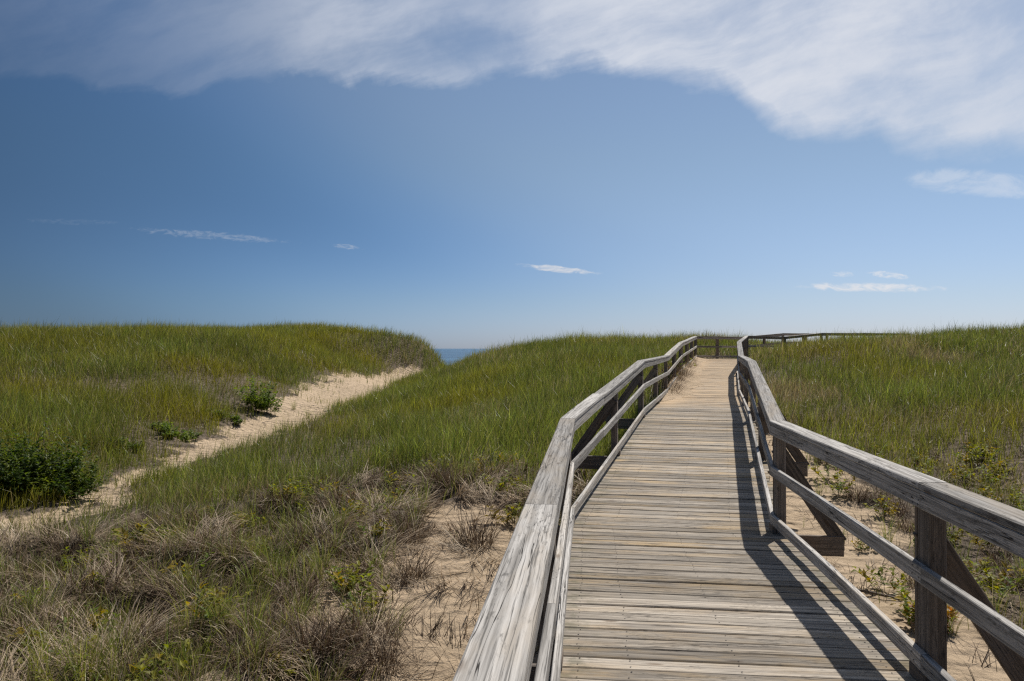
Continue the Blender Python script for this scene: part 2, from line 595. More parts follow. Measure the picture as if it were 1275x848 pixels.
# ------------------------------------------------------------------ wood
def wood(name, grey_d, grey_l, tan, tan_amt, dark=.45, crack=.8, sandy=False):
    m, t, out = new_mat(name)
    uvn = t.add('ShaderNodeUVMap', uv_map='UVMap')
    s = t.add('ShaderNodeSeparateXYZ')
    t.l.new(uvn.outputs[0], s.inputs[0])
    u, v = s.outputs[0], s.outputs[1]
    at = t.add('ShaderNodeVertexColor', layer_name='Col')
    c = t.add('ShaderNodeSeparateColor')
    t.l.new(at.outputs[0], c.inputs[0])
    r1, r2, r3 = c.outputs
    off = t.math('MULTIPLY', r3, 91.0)
    # grain wanders round knots
    wob = t.math('MULTIPLY', t.math('SUBTRACT', t.noise(t.xyz(t.math('MULTIPLY', u, 1.7), t.math('MULTIPLY', v, 5.0), off), 1.0, 2, .5), .5), .022)
    vv = t.math('ADD', v, wob)
    fine = t.noise(t.xyz(t.math('MULTIPLY', u, 2.2), t.math('MULTIPLY', vv, 150.0), off), 1.0, 5, .65)
    med = t.noise(t.xyz(t.math('MULTIPLY', u, 1.0), t.math('MULTIPLY', vv, 42.0), off), 1.0, 5, .62)
    big = t.noise(t.xyz(t.math('MULTIPLY', u, 1.6), t.math('MULTIPLY', v, 7.0), off), 1.0, 5, .65)
    base = t.mix(t.smooth(med, .34, .64), grey_d, grey_l)
    tf = t.math('MULTIPLY', t.smooth(big, .40, .66), t.math('ADD', t.math('MULTIPLY', r1, 1.0), tan_amt - .5), clamp=True)
    base = t.mix(tf, base, tan)
    # dark grain lines, worn-in flecks and weather stains
    gl = t.smooth(fine, .51, .64)
    base = t.mix(t.math('MULTIPLY', gl, dark), base, tuple(x * .30 for x in grey_d))
    zone = t.smooth(t.noise(t.xyz(t.math('MULTIPLY', u, 2.6), t.math('MULTIPLY', v, 11.0), t.math('ADD', off, 5.0)), 1.0, 4, .6), .44, .62)
    blot = t.noise(t.xyz(t.math('MULTIPLY', u, 16.0), t.math('MULTIPLY', vv, 85.0), off), 1.0, 6, .7)
    st = t.math('MULTIPLY', t.smooth(blot, .50, .64), t.math('MULTIPLY', zone, .8))
    base = t.mix(st, base, tuple(x * .30 for x in grey_d))
    pale = t.math('MULTIPLY', t.smooth(t.noise(t.xyz(t.math('MULTIPLY', u, 2.0), t.math('MULTIPLY', vv, 60.0), t.math('ADD', off, 11.0)), 1.0, 5, .7), .56, .68), .5)
    base = t.mix(pale, base, tuple(min(.7, x * 1.22) for x in grey_l))
    # long drying cracks
    ck = t.noise(t.xyz(t.math('MULTIPLY', u, .8), t.math('MULTIPLY', vv, 26.0), t.math('ADD', off, 7.0)), 1.0, 3, .5)
    ckl = t.math('ABSOLUTE', t.math('SUBTRACT', ck, .5))
    gate = t.smooth(t.noise(t.xyz(t.math('MULTIPLY', u, .9), t.math('MULTIPLY', v, 9.0), t.math('ADD', off, 3.0)), 1.0, 2, .5), .52, .60)
    ckm = t.math('MULTIPLY', t.smooth(ckl, .013, .003), gate)
    base = t.mix(t.math('MULTIPLY', ckm, crack), base, (.02, .017, .014))
    # knots
    vo = t.add('ShaderNodeTexVoronoi', feature='F1')
    vo.inputs['Scale'].default_value = 1.0
    t.l.new(t.xyz(t.math('MULTIPLY', u, 2.1), t.math('MULTIPLY', v, 7.5), off), vo.inputs['Vector'])
    kn = t.math('MULTIPLY', t.smooth(vo.outputs['Distance'], .15, .05), .65)
    base = t.mix(kn, base, (.10, .065, .04))
    br = t.math('ADD', .66, t.math('MULTIPLY', r2, .6))
    base = t.mix(1.0, base, t.xyz(br, br, br), 'MULTIPLY')
    if sandy:
        sa = t.add('ShaderNodeVertexColor', layer_name='Sand')
        geo = t.add('ShaderNodeNewGeometry')
        sn = t.noise(geo.outputs['Position'], 3.2, 5, .65)
        ss = t.add('ShaderNodeSeparateColor')
        t.l.new(sa.outputs[0], ss.inputs[0])
        sf = t.smooth(t.math('ADD', ss.outputs[0], t.math('MULTIPLY', t.math('SUBTRACT', sn, .5), .9)), .15, .95)
        base = t.mix(sf, base, (.50, .37, .235))
        # grime and moss along the edges of the deck
        gf = t.math('MULTIPLY', ss.outputs[1], t.smooth(t.noise(geo.outputs['Position'], 7.0, 4, .6), .45, .65))
        base = t.mix(t.math('MULTIPLY', gf, .7), base, (.12, .115, .075))
    h = t.math('SUBTRACT', t.math('ADD', t.math('MULTIPLY', fine, .5), t.math('MULTIPLY', med, .5)), t.math('MULTIPLY', ckm, 1.2))
    principled(t, out, base, .85, .15, bump(t, h, .65, .006))
    return m


M_CAP = wood('weathered_rail_wood', (.235, .22, .20), (.49, .465, .43), (.42, .355, .275), .2, .75, .95)
M_DECK = wood('weathered_deck_wood', (.205, .178, .148), (.415, .365, .30), (.44, .325, .19), .55, .75, .8, sandy=True)
M_POST = wood('brown_post_wood', (.135, .115, .098), (.25, .215, .185), (.25, .185, .13), .25, .5, .6)
m_nail, t, out = new_mat('rusted_nail')
principled(t, out, (.035, .028, .024), .7, .3)


class MB:
    def __init__(self):
        self.v, self.f, self.uv, self.c, self.s = [], [], [], [], []

    def beam(self, p0, p1, s0, s1, a, b, z0, z1, ch=.004, n=None, up=(0, 0, 1), jit=0.0, sand=(0, 0, 0), rnd=None):
        """chamfered board from p0 to p1; side vectors s0,s1 (mitred), side range a..b, height range z0..z1"""
        p0, p1, s0, s1, up = (np.array(q, float) for q in (p0, p1, s0, s1, up))
        L = np.linalg.norm(p1 - p0)
        n = n or max(2, int(L / .35))
        prof = [(a + ch, z0), (b - ch, z0), (b, z0 + ch), (b, z1 - ch), (b - ch, z1), (a + ch, z1), (a, z1 - ch), (a, z0 + ch)]
        per = [0.0]
        for i in range(8):
            d = np.subtract(prof[(i + 1) % 8], prof[i])
            per.append(per[-1] + float(np.hypot(*d)))
        rnd = rng.random(3) if rnd is None else rnd
        base = len(self.v)
        j0, j1 = rng.normal(0, 1, 2), rng.normal(0, 1, 2)
        for k in range(n + 1):
            f = k / n
            P, S = p0 + (p1 - p0) * f, s0 + (s1 - s0) * f
            w = math.sin(f * math.pi) * jit
            for (sa, zz) in prof:
                self.v.append(P + S * (sa + w * j0[0]) + up * (zz + w * j0[1]) + S * rng.normal(0, jit * .12) + up * rng.normal(0, jit * .12))
                self.c.append(rnd)
                self.s.append(sand)
        for k in range(n):
            for i in range(8):
                j = (i + 1) % 8
                self.f.append((base + k * 8 + i, base + k * 8 + j, base + k * 8 + 8 + j, base + k * 8 + 8 + i))
                u0, u1 = L * k / n, L * (k + 1) / n
                self.uv += [(u0, per[i]), (u0, per[i + 1]), (u1, per[i + 1]), (u1, per[i])]
        for e, rev in ((base, False), (base + n * 8, True)):
            idx = [e + i for i in range(8)]
            pr = list(prof)
            if not rev:
                idx, pr = idx[::-1], pr[::-1]
            self.f.append(tuple(idx))
            self.uv += [(z * .5, s) for s, z in pr]
        return self

    def build(self, name, mat, parent=None, sand=False):
        me = bpy.data.meshes.new(name)
        me.from_pydata([tuple(p) for p in self.v], [], self.f)
        uvl = me.uv_layers.new(name='UVMap')
        uvl.data.foreach_set('uv', np.array(self.uv, np.float32).ravel())
        for nm, dat in (('Col', self.c), ('Sand', self.s)):
            if nm == 'Sand' and not sand:
                continue
            a = me.color_attributes.new(nm, 'FLOAT_COLOR', 'POINT')
            c4 = np.ones((len(self.v), 4), np.float32)
            c4[:, :3] = np.array(dat)
            a.data.foreach_set('color', c4.ravel())
        me.update()
        return link(name, me, mat, parent)


def unit(v):
    v = np.array(v, float)
    return v / np.linalg.norm(v)


def miters(poly, outward):
    """outward side vector at each vertex of a 2D polyline, scaled so offsets keep their width"""
    poly = np.array(poly, float)
    nrm = []
    for i in range(len(poly) - 1):
        d = unit(poly[i + 1] - poly[i])
        nrm.append(np.array([-d[1], d[0]]) * outward)
    res = []
    for i in range(len(poly)):
        if i == 0:
            m = nrm[0]
        elif i == len(poly) - 1:
            m = nrm[-1]
        else:
            m = nrm[i - 1] + nrm[i]
            m = m / np.linalg.norm(m)
            m = m / max(.5, m @ nrm[i])
        res.append(np.array([m[0], m[1], 0.0]))
    return res


board = empty('boardwalk', (1.2, 3.0, -2.4))
tag(board, 'weathered grey wooden boardwalk with railings climbing over the dunes', 'boardwalk')
BO = np.array(board.location)


def bpart(mb, name, mat, sand=False):
    mb.v = [np.array(p) - BO for p in mb.v]
    return mb.build(name, mat, board, sand)


def lerp(a, b, f):
    return np.array(a) * (1 - f) + np.array(b) * f


# far stretch that turns right beyond the landing
Q = np.array([(10.85, 35.5), (12.9, 36.3), (15.4, 38.2), (19.3, 42.0), (24.4, 47.0)])
QZ = np.array([.60, .573, .784, .858, .93])
mq = miters(Q, 1)
Pn = [(9.05, 37.3), (11.5, 37.5)] + [tuple(Q[i] + mq[i][:2] * 1.9) for i in (2, 3, 4)]
Pn = np.array(Pn)
PZ = np.array([.60, .585, .80, .858, .93])

# --- deck planks: one part
dk = MB()
nails = []


def planks(L0, L1, R0, R1, z0, z1, ext=.12):
    n = int(round((np.linalg.norm(np.subtract(L1, L0)) + np.linalg.norm(np.subtract(R1, R0))) / 2 / .1455))
    for i in range(n):
        f0, f1 = i / n, (i + 1) / n
        fm = (f0 + f1) / 2
        l, r = lerp(L0, L1, fm), lerp(R0, R1, fm)
        d = unit(r - l)
        along = unit(lerp(L1, R1, .5) - lerp(L0, R0, .5))
        w = np.linalg.norm(lerp(lerp(L0, L1, f0), lerp(R0, R1, f0), .5) - lerp(lerp(L0, L1, f1), lerp(R0, R1, f1), .5))
        z = z0 + (z1 - z0) * fm + rng.normal(0, .0018)
        a = l - d * (ext + rng.uniform(-.015, .02))
        b = r + d * (ext + rng.uniform(-.015, .02))
        g = rng.uniform(.005, .010) + (rng.random() < .14) * .007
        y = (l[1] + r[1]) / 2
        sl = .62 * float(sstep(y, 13.5, 19)) if y < 60 else 0
        S = (along[0], along[1], (z1 - z0) / max(np.linalg.norm(lerp(L1, R1, .5) - lerp(L0, R0, .5)), .1))
        tilt = rng.normal(0, .0015)
        st = len(dk.v)
        dk.beam((*a, z + tilt), (*b, z - tilt), S, S, -w / 2 + g / 2, w / 2 - g / 2, -.038, 0, .007, 12, jit=.0022,
                rnd=np.array([rng.random() ** 1.0, rng.random(), rng.random()]))
        # sand and grime per vertex across the width
        for k in range(st, len(dk.v)):
            q_ = dk.v[k][:2]
            fx = np.dot(q_ - l, d) / np.linalg.norm(r - l)
            edge_ = max(float(sstep(np.array(fx), .13, -.02)), float(sstep(np.array(fx), .92, 1.03)))
            more = .55 * float(sstep(np.array(fx), .45, .0)) * float(sstep(np.array(y), 15, 19))
            dk.s[k] = (min(1, sl + more), edge_ * (1 - min(1, sl * 1.5)), 0)
        if y < 15:
            for fx in (.045, .2, .52, .80, .955):
                for sg in (-1, 1):
                    c = l + (r - l) * (fx + rng.normal(0, .003)) + along * (w * .27 * sg + rng.normal(0, .006))
                    nails.append((c[0], c[1], z + S[2] * (w * .27 * sg) + .0022))


for i in range(5):
    planks(LE[i], LE[i + 1], RE[i], RE[i + 1], DZ[i], DZ[i + 1])
planks(LE[5], LE[5] + (LE[5] - LE[4]) * .02, RE[5], RE[5] + (LE[5] - LE[4]) * .15, DZ[5], DZ[5] + .01)
for i in range(1, 4):
    planks(Pn[i], Pn[i + 1], Q[i], Q[i + 1], QZ[i] - 1.05, QZ[i + 1] - 1.05)
planks(RE[5] + np.array([-.2, .4]), Pn[1], RE[5] + np.array([.9, .25]), Q[1] + np.array([.0, .0]), -.50, -.48, 0.0)
deck = bpart(dk, 'deck', M_DECK, True)
# nail heads: small flat discs, one sub-part of the deck
nv, nf = [], []
for (x, y, z) in nails:
    b0 = len(nv)
    rr = rng.uniform(.0042, .006)
    for k in range(6):
        nv.append((x + rr * math.cos(k * math.pi / 3) - BO[0], y + rr * math.sin(k * math.pi / 3) - BO[1], z - BO[2]))
    nf.append(tuple(range(b0, b0 + 6)))
nme = bpy.data.meshes.new('nail_heads')
nme.from_pydata(nv, [], nf)
tag(link('nail_heads', nme, m_nail, deck), kind='stuff')


# --- railings
def frac_split(p0, p1, ycut):
    return (ycut - p0[1]) / (p1[1] - p0[1])


def rail_run(poly, zdeck, H, outward, cuts):
    """cap, face board, middle rail and kick board along one side"""
    ms = miters(poly, outward)
    for i in range(len(poly) - 1):
        fr = [0.0] + [f for (seg, f) in cuts if seg == i] + [1.0]
        for k in range(len(fr) - 1):
            f0, f1 = fr[k], fr[k + 1]
            gap = .0025 / max(np.linalg.norm(poly[i + 1] - poly[i]), .1)
            g0 = f0 + (gap if True else 0)
            g1 = f1 - gap
            ss = [lerp(ms[i], ms[i + 1], f) if 0 < f < 1 else (ms[i] if f == 0 else ms[i + 1]) for f in (f0, f1)]
            pure = miters([poly[i], poly[i + 1]], outward)[0]
            ss = [pure if 0 < f < 1 else s for f, s in zip((f0, f1), ss)]
            a = lerp(poly[i], poly[i + 1], g0)
            b = lerp(poly[i], poly[i + 1], g1)
            za, zb = (zdeck[i] * (1 - f) + zdeck[i + 1] * f for f in (g0, g1))
            ha, hb = (H[i] * (1 - f) + H[i + 1] * f for f in (g0, g1))
            ca, cb = rng.normal(0, .003, 2)
            A = lambda h, e: (a[0], a[1], za + h * ha + e)
            B = lambda h, e: (b[0], b[1], zb + h * hb + e)
            bpart(MB().beam(A(1, ca), B(1, cb), ss[0], ss[1], -.006, .142, -.040, 0, .006, jit=.003), 'top_rail', M_CAP)
            bpart(MB().beam(A(1, ca), B(1, cb), ss[0], ss[1], .0, .038, -.138, -.043, .004, jit=.002), 'face_board', M_CAP)
            bpart(MB().beam(A(.585, ca), B(.585, cb), ss[0], ss[1], .002, .040, -.093, 0, .004, jit=.003), 'middle_rail', M_CAP)
            bpart(MB().beam(A(0, .165), B(0, .165), ss[0], ss[1], .0, .038, -.093, 0, .004, jit=.003), 'kick_board', M_CAP)


rail_run(LE, DZ, RH, 1, [(0, frac_split(LE[0], LE[1], 3.38)), (1, frac_split(LE[1], LE[2], 9.4)), (4, .5)])
rail_run(RE, DZ, RH, -1, [(0, frac_split(RE[0], RE[1], 3.95)), (1, frac_split(RE[1], RE[2], 10.3)), (4, .5)])
# landing end rail and far stretch
rail_run(Pn, PZ - 1.1, np.full(5, 1.1), 1, [(0, .5), (2, .5), (3, .5)])
rail_run(Q, QZ - 1.05, np.full(5, 1.05), -1, [(2, .5), (3, .5)])


def post_at(p, side, zd, H, braced=True, blocks=True, reach=.62):
    """post outside the rails with its cross beam end and diagonal brace; side = outward unit vector"""
    s = np.array([side[0], side[1], 0.0])
    al = np.array([-side[1], side[0], 0.0])
    gz = float(ground(p[0] + s[0] * .1, p[1] + s[1] * .1)) - .35
    bot = (p[0], p[1], gz)
    top = (p[0], p[1], zd + H - .041)
    bpart(MB().beam(np.array(bot) - al * .0, np.array(top), s, s, .041, .130, -.07, .07, .006, 5, up=al, jit=.003), 'post', M_POST)
    if blocks:
        bpart(MB().beam(np.array(p_ := (p[0], p[1], zd)) - al * .09, np.array(p_) + al * .09, s, s, .001, .036, .001, .070, .003, 2), 'kick_block', M_POST)
    if braced:
        o = np.array([p[0], p[1], 0.0])
        a = o + s * reach + al * .098
        a[2] = zd - .05
        b = o + s * .10 + al * .098
        b[2] = zd + H * .72
        dv = unit(b - a)
        upv = np.cross(al, dv)
        bpart(MB().beam(a - dv * .06, b + dv * .03, al, al, -.019, .019, -.066, .066, .004, 4, up=upv, jit=.003), 'brace', M_POST)


def cross_beam(pl, pr, zd, el=.46, ext=.68):
    d = unit(np.subtract(pr, pl))
    al = np.array([-d[1], d[0], 0])
    a, b = np.array([*(pl - d * el), zd]), np.array([*(pr + d * ext), zd])
    bpart(MB().beam(a, b, al, al, .072, .110, -.232, -.041, .005, 8, jit=.003), 'cross_beam', M_POST)


def zdeck_at(i, f):
    return DZ[i] * (1 - f) + DZ[i + 1] * f


bays = []
for i, fs in ((0, (.365, .682)), (1, (0.0, .5)), (2, (0.0, .5)), (3, (0.0, .5)), (4, (0.0, .34, .67, 1.0))):
    for f in fs:
        bays.append((i, f))
for i, f in bays:
    l, r = lerp(LE[i], LE[i + 1], f), lerp(RE[i], RE[i + 1], f)
    d = unit(r - l)
    H = RH[i] * (1 - f) + RH[i + 1] * f
    z = zdeck_at(i, f)
    post_at(l, -d, z, H, braced=i < 3, reach=.42 if (i == 0 or (i == 1 and f == 0)) else .66)
    post_at(r, d, z, H, braced=i < 3)
    if i < 3:
        cross_beam(l, r, z, .46 if (i == 0 or (i == 1 and f == 0)) else .74)
for f in (.682, 1.0):
    r = lerp(RE[0], RE[1], f)
    d = unit(r - lerp(LE[0], LE[1], f))
    al = np.array([-d[1], d[0], 0.0])
    gz = float(ground(r[0] + .1, r[1])) - .3
    bpart(MB().beam((*r, gz), (*r, DZ[1] + 1.05 - .041), (*d, 0), (*d, 0), .041, .112, .080, .112, .004, 5, up=al, jit=.002), 'packing_board', M_POST)
for k in (Pn, Q):
    zz, out_s = (PZ - 1.1, 1) if k is Pn else (QZ - 1.05, -1)
    mm = miters(k, out_s)
    for i in range(1, 5):
        s = unit(mm[i])
        post_at(k[i], s[:2], zz[i], 1.08, False, False)
        if i < 4:
            m_ = lerp(k[i], k[i + 1], .5)
            s2 = miters([k[i], k[i + 1]], out_s)[0]
            post_at(m_, s2[:2], (zz[i] + zz[i + 1]) / 2, 1.08, False, False)
lm = lerp(Pn[0], Pn[1], .42)
post_at(lm, (0, 1), -.5, 1.08, False, False)
# nail heads where the rails meet the posts
rv, rf = [], []
for i, f in bays:
    if i > 1:
        continue
    for E, O in ((LE, RE), (RE, LE)):
        p = lerp(E[i], E[i + 1], f)
        d = unit(lerp(O[i], O[i + 1], f) - p)
        al = np.array([-d[1], d[0]])
        z0 = zdeck_at(i, f)
        for hz, cnt in ((.93, 2), (.96, 2), (.555, 2), (.595, 2), (.10, 1), (.14, 1)):
            for k in range(cnt):
                c = p + al * ((k - .5) * .075 + rng.normal(0, .008)) + d * .0030
                zc = z0 + hz + rng.normal(0, .008)
                b0 = len(rv)
                for q_ in range(6):
                    a_ = q_ * math.pi / 3
                    rv.append((c[0] + al[0] * .0055 * math.cos(a_) - BO[0], c[1] + al[1] * .0055 * math.cos(a_) - BO[1], zc + .0055 * math.sin(a_) - BO[2]))
                rf.append(tuple(range(b0, b0 + 6)))
rme = bpy.data.meshes.new('nail_heads')
rme.from_pydata(rv, [], rf)
tag(link('nail_heads', rme, m_nail, board), kind='stuff')
# stringers under the deck edges
for E, sgn in ((LE, 1), (RE, -1)):
    ms = miters(E, sgn)
    for i in range(5):
        if i < 3:
            bpart(MB().beam((*E[i], DZ[i]), (*E[i + 1], DZ[i + 1]), ms[i], ms[i + 1], -.10, -.062, -.228, -.040, .004), 'stringer', M_POST)

# ------------------------------------------------------------------ sand blown over the upper deck
ns, nw = 70, 10
sv, sq = [], []
for i in range(ns + 1):
    y = 18.2 + (36.5 - 18.2) * i / ns
    lx, rx = np.interp(y, LE[:, 1], LE[:, 0]), np.interp(y, RE[:, 1], RE[:, 0])
    zd = np.interp(y, [-3, 7.4, 13.9, 20.5, 26, 36.9], DZ)
    wid = np.interp(y, [18.2, 19.5, 22, 26, 31, 36.5], [.02, .42, .62, .55, .42, .5]) * (1 + (fbm(np.array(y), np.array(3.), .9, 5) - .5) * 1.3)
    for j in range(nw + 1):
        f = j / nw
        h = np.interp(y, [18.2, 20, 26, 36.5], [.01, .10, .13, .12]) * (1 - f) ** 1.6 * (0.8 + .5 * vnoise(np.array(y), np.array(f * 3), 1.7, 4))
        sv.append((lx - .10 + (wid + .10) * f, y - f * .15, zd + float(h) + (.006 if j < nw else -.012)))
sv = np.array(sv)
q = np.arange((ns + 1) * (nw + 1)).reshape(ns + 1, nw + 1)
sq = np.stack([q[:-1, :-1], q[:-1, 1:], q[1:, 1:], q[1:, :-1]], -1).reshape(-1, 4)
cc = np.zeros((len(sv), 3))
cc[:, 0] = 1
dr = link('sand_drift', np_mesh('sand_drift', sv, sq.ravel(), np.arange(0, len(sq) * 4, 4), cc, True), m_ground)
tag(dr, 'drift of blown sand lying along the left edge of the upper deck', 'sand', kind='stuff')


# ------------------------------------------------------------------ grass
def leaf_mat(name, trans=.35, rough=.42, spec=.4):
    m, t, out = new_mat(name)
    at = t.add('ShaderNodeVertexColor', layer_name='Col')
    b = t.add('ShaderNodeBsdfPrincipled')
    t.l.new(at.outputs[0], b.inputs['Base Color'])
    b.inputs['Roughness'].default_value = rough
    b.inputs['Specular IOR Level'].default_value = spec
    tr = t.add('ShaderNodeBsdfTranslucent')
    hs_ = t.add('ShaderNodeHueSaturation')
    hs_.inputs['Saturation'].default_value = 1.1
    hs_.inputs['Value'].default_value = 1.25
    t.l.new(at.outputs[0], hs_.inputs['Color'])
    t.l.new(hs_.outputs[0], tr.inputs[0])
    mx = t.add('ShaderNodeMixShader')
    mx.inputs[0].default_value = trans
    t.l.new(b.outputs[0], mx.inputs[1])
    t.l.new(tr.outputs[0], mx.inputs[2])
    t.l.new(mx.outputs[0], out.inputs[0])
    return m


M_GRASS = leaf_mat('beach_grass_blade', .45, .42, .40)
M_DRY = leaf_mat('dead_grass_blade', .15, .7, .2)
M_LEAF = leaf_mat('shrub_leaf', .48, .5, .22)


def blades(base, length, width, az, tilt, bend, colr, tipc, seg=3):
    """arrays -> ribbon blades; tilt = start lean (rad), bend = extra lean at tip (rad)"""
    N = len(base)
    verts = np.empty((N, 2 * seg + 1, 3), np.float32)
    cols = np.empty((N, 2 * seg + 1, 3), np.float32)
    tw = az + math.pi / 2 + rng.normal(0, .7, N)
    wd = np.stack([np.cos(tw), np.sin(tw), np.zeros(N)], 1)
    hd = np.stack([np.cos(az), np.sin(az), np.zeros(N)], 1)
    p = base.copy()
    for k in range(seg + 1):
        f = k / seg
        if k < seg:
            w = width * (1 - .55 * f) * .5
            verts[:, 2 * k] = p - wd * w[:, None]
            verts[:, 2 * k + 1] = p + wd * w[:, None]
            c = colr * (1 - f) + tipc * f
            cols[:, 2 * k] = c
            cols[:, 2 * k + 1] = c
            th = tilt + bend * ((k + .5) / seg) ** 1.3
            st = length / seg
            p = p + hd * (np.sin(th) * st)[:, None]
            p[:, 2] += np.cos(th) * st
        else:
            verts[:, 2 * k] = p
            cols[:, 2 * k] = tipc
    nv_ = 2 * seg + 1
    off = (np.arange(N) * nv_)[:, None]
    lp = []
    for k in range(seg - 1):
        lp += [2 * k, 2 * k + 1, 2 * k + 3, 2 * k + 2]
    lp += [2 * seg - 2, 2 * seg - 1, 2 * seg]
    loops = (off + np.array(lp)[None]).ravel()
    nl = len(lp)
    st = [4 * k for k in range(seg - 1)] + [4 * (seg - 1)]
    starts = ((np.arange(N) * nl)[:, None] + np.array(st)[None]).ravel()
    return verts.reshape(-1, 3), loops, starts, cols.reshape(-1, 3)


def merge(lst):
    V_, L_, S_, C_ = [], [], [], []
    vo, lo = 0, 0
    for v, l, s, c in lst:
        V_.append(v)
        L_.append(l + vo)
        S_.append(s + lo)
        C_.append(c)
        vo += len(v)
        lo += len(l)
    return np.concatenate(V_), np.concatenate(L_), np.concatenate(S_), np.concatenate(C_)


def scatter(total, r0, r1, th, expo):
    """tuft centres in a fan around the viewer, thinning with distance r^-expo"""
    k = 2 - expo
    u = rng.random(total)
    r = (r0 ** k + u * (r1 ** k - r0 ** k)) ** (1 / k)
    a = rng.uniform(-th, th, total)
    return r * np.sin(a), r * np.cos(a), r


GREEN = np.array([(.140, .165, .034), (.190, .195, .050), (.108, .148, .034), (.235, .23, .062)])
STRAW = np.array([(.34, .27, .14), (.42, .35, .21), (.25, .19, .10)])
DEAD = np.array([(.33, .25, .165), (.45, .355, .25), (.56, .47, .35), (.165, .105, .062), (.085, .055, .034)])


def outside_walk(x, y, pad=.22):
    l, r = walk_side(x, y)
    w = (l > pad) | (r > pad) | (y > 37.6)
    # keep the far stretch clear as well
    for i in range(4):
        A, B = (Q[i] + Pn[min(i, 4)]) / 2, (Q[i + 1] + Pn[i + 1]) / 2
        d = B - A
        tt = np.clip(((x - A[0]) * d[0] + (y - A[1]) * d[1]) / (d @ d), 0, 1)
        w &= np.hypot(x - A[0] - tt * d[0], y - A[1] - tt * d[1]) > 1.0
    return w


PER = 7
NT_ = 112000
cx, cy, cr = scatter(NT_, 3.2, 66, R(41), 1.22)
keep = outside_walk(cx, cy)
sandv = sand_mask(cx, cy)
dryv = dry_zone(cx, cy)
l_, r_ = walk_side(cx, cy)
# density
den = 1.0 - sandv * .985
den *= 1 - (.92 - .50 * sstep(fbm(cx, cy, .8, 95, 3), .5, .62)) * dryv
patch = fbm(cx, cy, .35, 91, 3)
den *= np.where(cr < 34, np.clip(.22 + 1.3 * sstep(patch, .30, .66), .2, .95), 1)
rightnear = (r_ > 0) * sstep(cy - .35 * cx, 16.5, 9)
den *= 1 - rightnear * .72
keep &= rng.random(NT_) < den
cx, cy, cr, patch, dryv, r_, l_ = (a[keep] for a in (cx, cy, cr, patch, dryv, r_, l_))
n = len(cx)
tuft_h = .62 + .45 * (fbm(cx, cy, 1.1, 103, 2) - .5) + .22 * (fbm(cx, cy, .25, 101, 2) - .5) * 2 + rng.normal(0, .07, n)
leftd = sstep(cx, -8.0, -9.5)
tuft_h += .08 * leftd
pm_near = path_mask(cx, cy, .9)
tuft_h *= 1 - .35 * pm_near * (cr < 40)
tuft_h *= np.where(cr < 14, .80, 1) * (1 - .15 * dryv)
tuft_h *= 1 - .42 * ((r_ > 0) * sstep(cy - .35 * cx, 16.5, 8.5))
dry_mix = np.clip(.09 + .34 * (1 - .75 * leftd) * sstep(fbm(cx, cy, .45, 111, 3), .52, .70) + .25 * dryv, 0, .8)
brown = ((r_ > 0) & (cr > 14)) * sstep(fbm(cx, cy, .22, 117, 3), .54, .68) * .62
dry_mix = np.clip(dry_mix + brown, 0, .85)
hue = fbm(cx, cy, .30, 121, 3)
idx = np.repeat(np.arange(n), PER)
N = len(idx)
spread = .035 + .012 * cr[idx] * .5
bx = cx[idx] + rng.normal(0, 1, N) * spread
by = cy[idx] + rng.normal(0, 1, N) * spread
ok = outside_walk(bx, by, .16)
idx, bx, by = idx[ok], bx[ok], by[ok]
N = len(idx)
base = np.stack([bx, by, ground(bx, by) - .02], 1)
rr = np.hypot(bx, by)
wid = .0054 * np.clip(rr / 8.0, .8, 6.0) ** .72 * rng.uniform(.75, 1.3, N)
leng = tuft_h[idx] * rng.uniform(.5, 1.2, N) * np.where(rng.random(N) < .06, 1.25, 1)
az = rng.uniform(-math.pi, math.pi, N)
azb = np.where(rng.random(N) < .45, rng.normal(.25, .7, N), az)      # sea wind combs part of it to the right
tilt = np.abs(rng.normal(.14, .18, N))
bend = np.abs(rng.normal(.45, .40, N))
g = GREEN[rng.integers(0, 3, N)]
yel = np.clip((hue[idx] - .50) * 3.0 + .50 * leftd[idx], 0, 1)[:, None]
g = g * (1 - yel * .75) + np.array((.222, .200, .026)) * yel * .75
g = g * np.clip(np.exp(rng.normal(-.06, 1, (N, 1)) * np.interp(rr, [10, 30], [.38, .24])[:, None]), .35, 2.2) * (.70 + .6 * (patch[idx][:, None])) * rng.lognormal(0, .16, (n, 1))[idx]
isdry = rng.random(N) < dry_mix[idx]
g[isdry] = STRAW[rng.integers(0, 3, isdry.sum())] * rng.uniform(.6, 1.1, (isdry.sum(), 1))
leng[isdry] *= .85
bend[isdry] *= 1.3
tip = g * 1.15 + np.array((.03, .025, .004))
zone = np.where(walk_side(bx, by)[0] > 0, np.where(bx < np.interp(by, PATH[:, 1], PATH[:, 0]), 0, 1), 2)
zone = np.where((by > 37) & (bx > 2), np.where(bx > 10.5, 2, 1), zone)
for zi, (nm, lab) in enumerate((('beach_grass', 'tall olive green beach grass covering the large dune left of the sandy path'),
                                ('beach_grass', 'green beach grass on the dune between the sandy path and the boardwalk'),
                                ('beach_grass', 'green beach grass with pale glinting blades on the dune right of the boardwalk'))):
    s = zone == zi
    lst = []
    for seg, msk in ((3, s & (rr < 17)), (2, s & (rr >= 17))):
        if msk.any():
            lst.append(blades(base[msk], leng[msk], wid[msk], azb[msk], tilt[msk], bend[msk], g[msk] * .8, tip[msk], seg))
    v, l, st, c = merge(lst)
    tag(link(nm, np_mesh(nm, v, l, st, c), M_GRASS), lab, 'grass', kind='stuff')

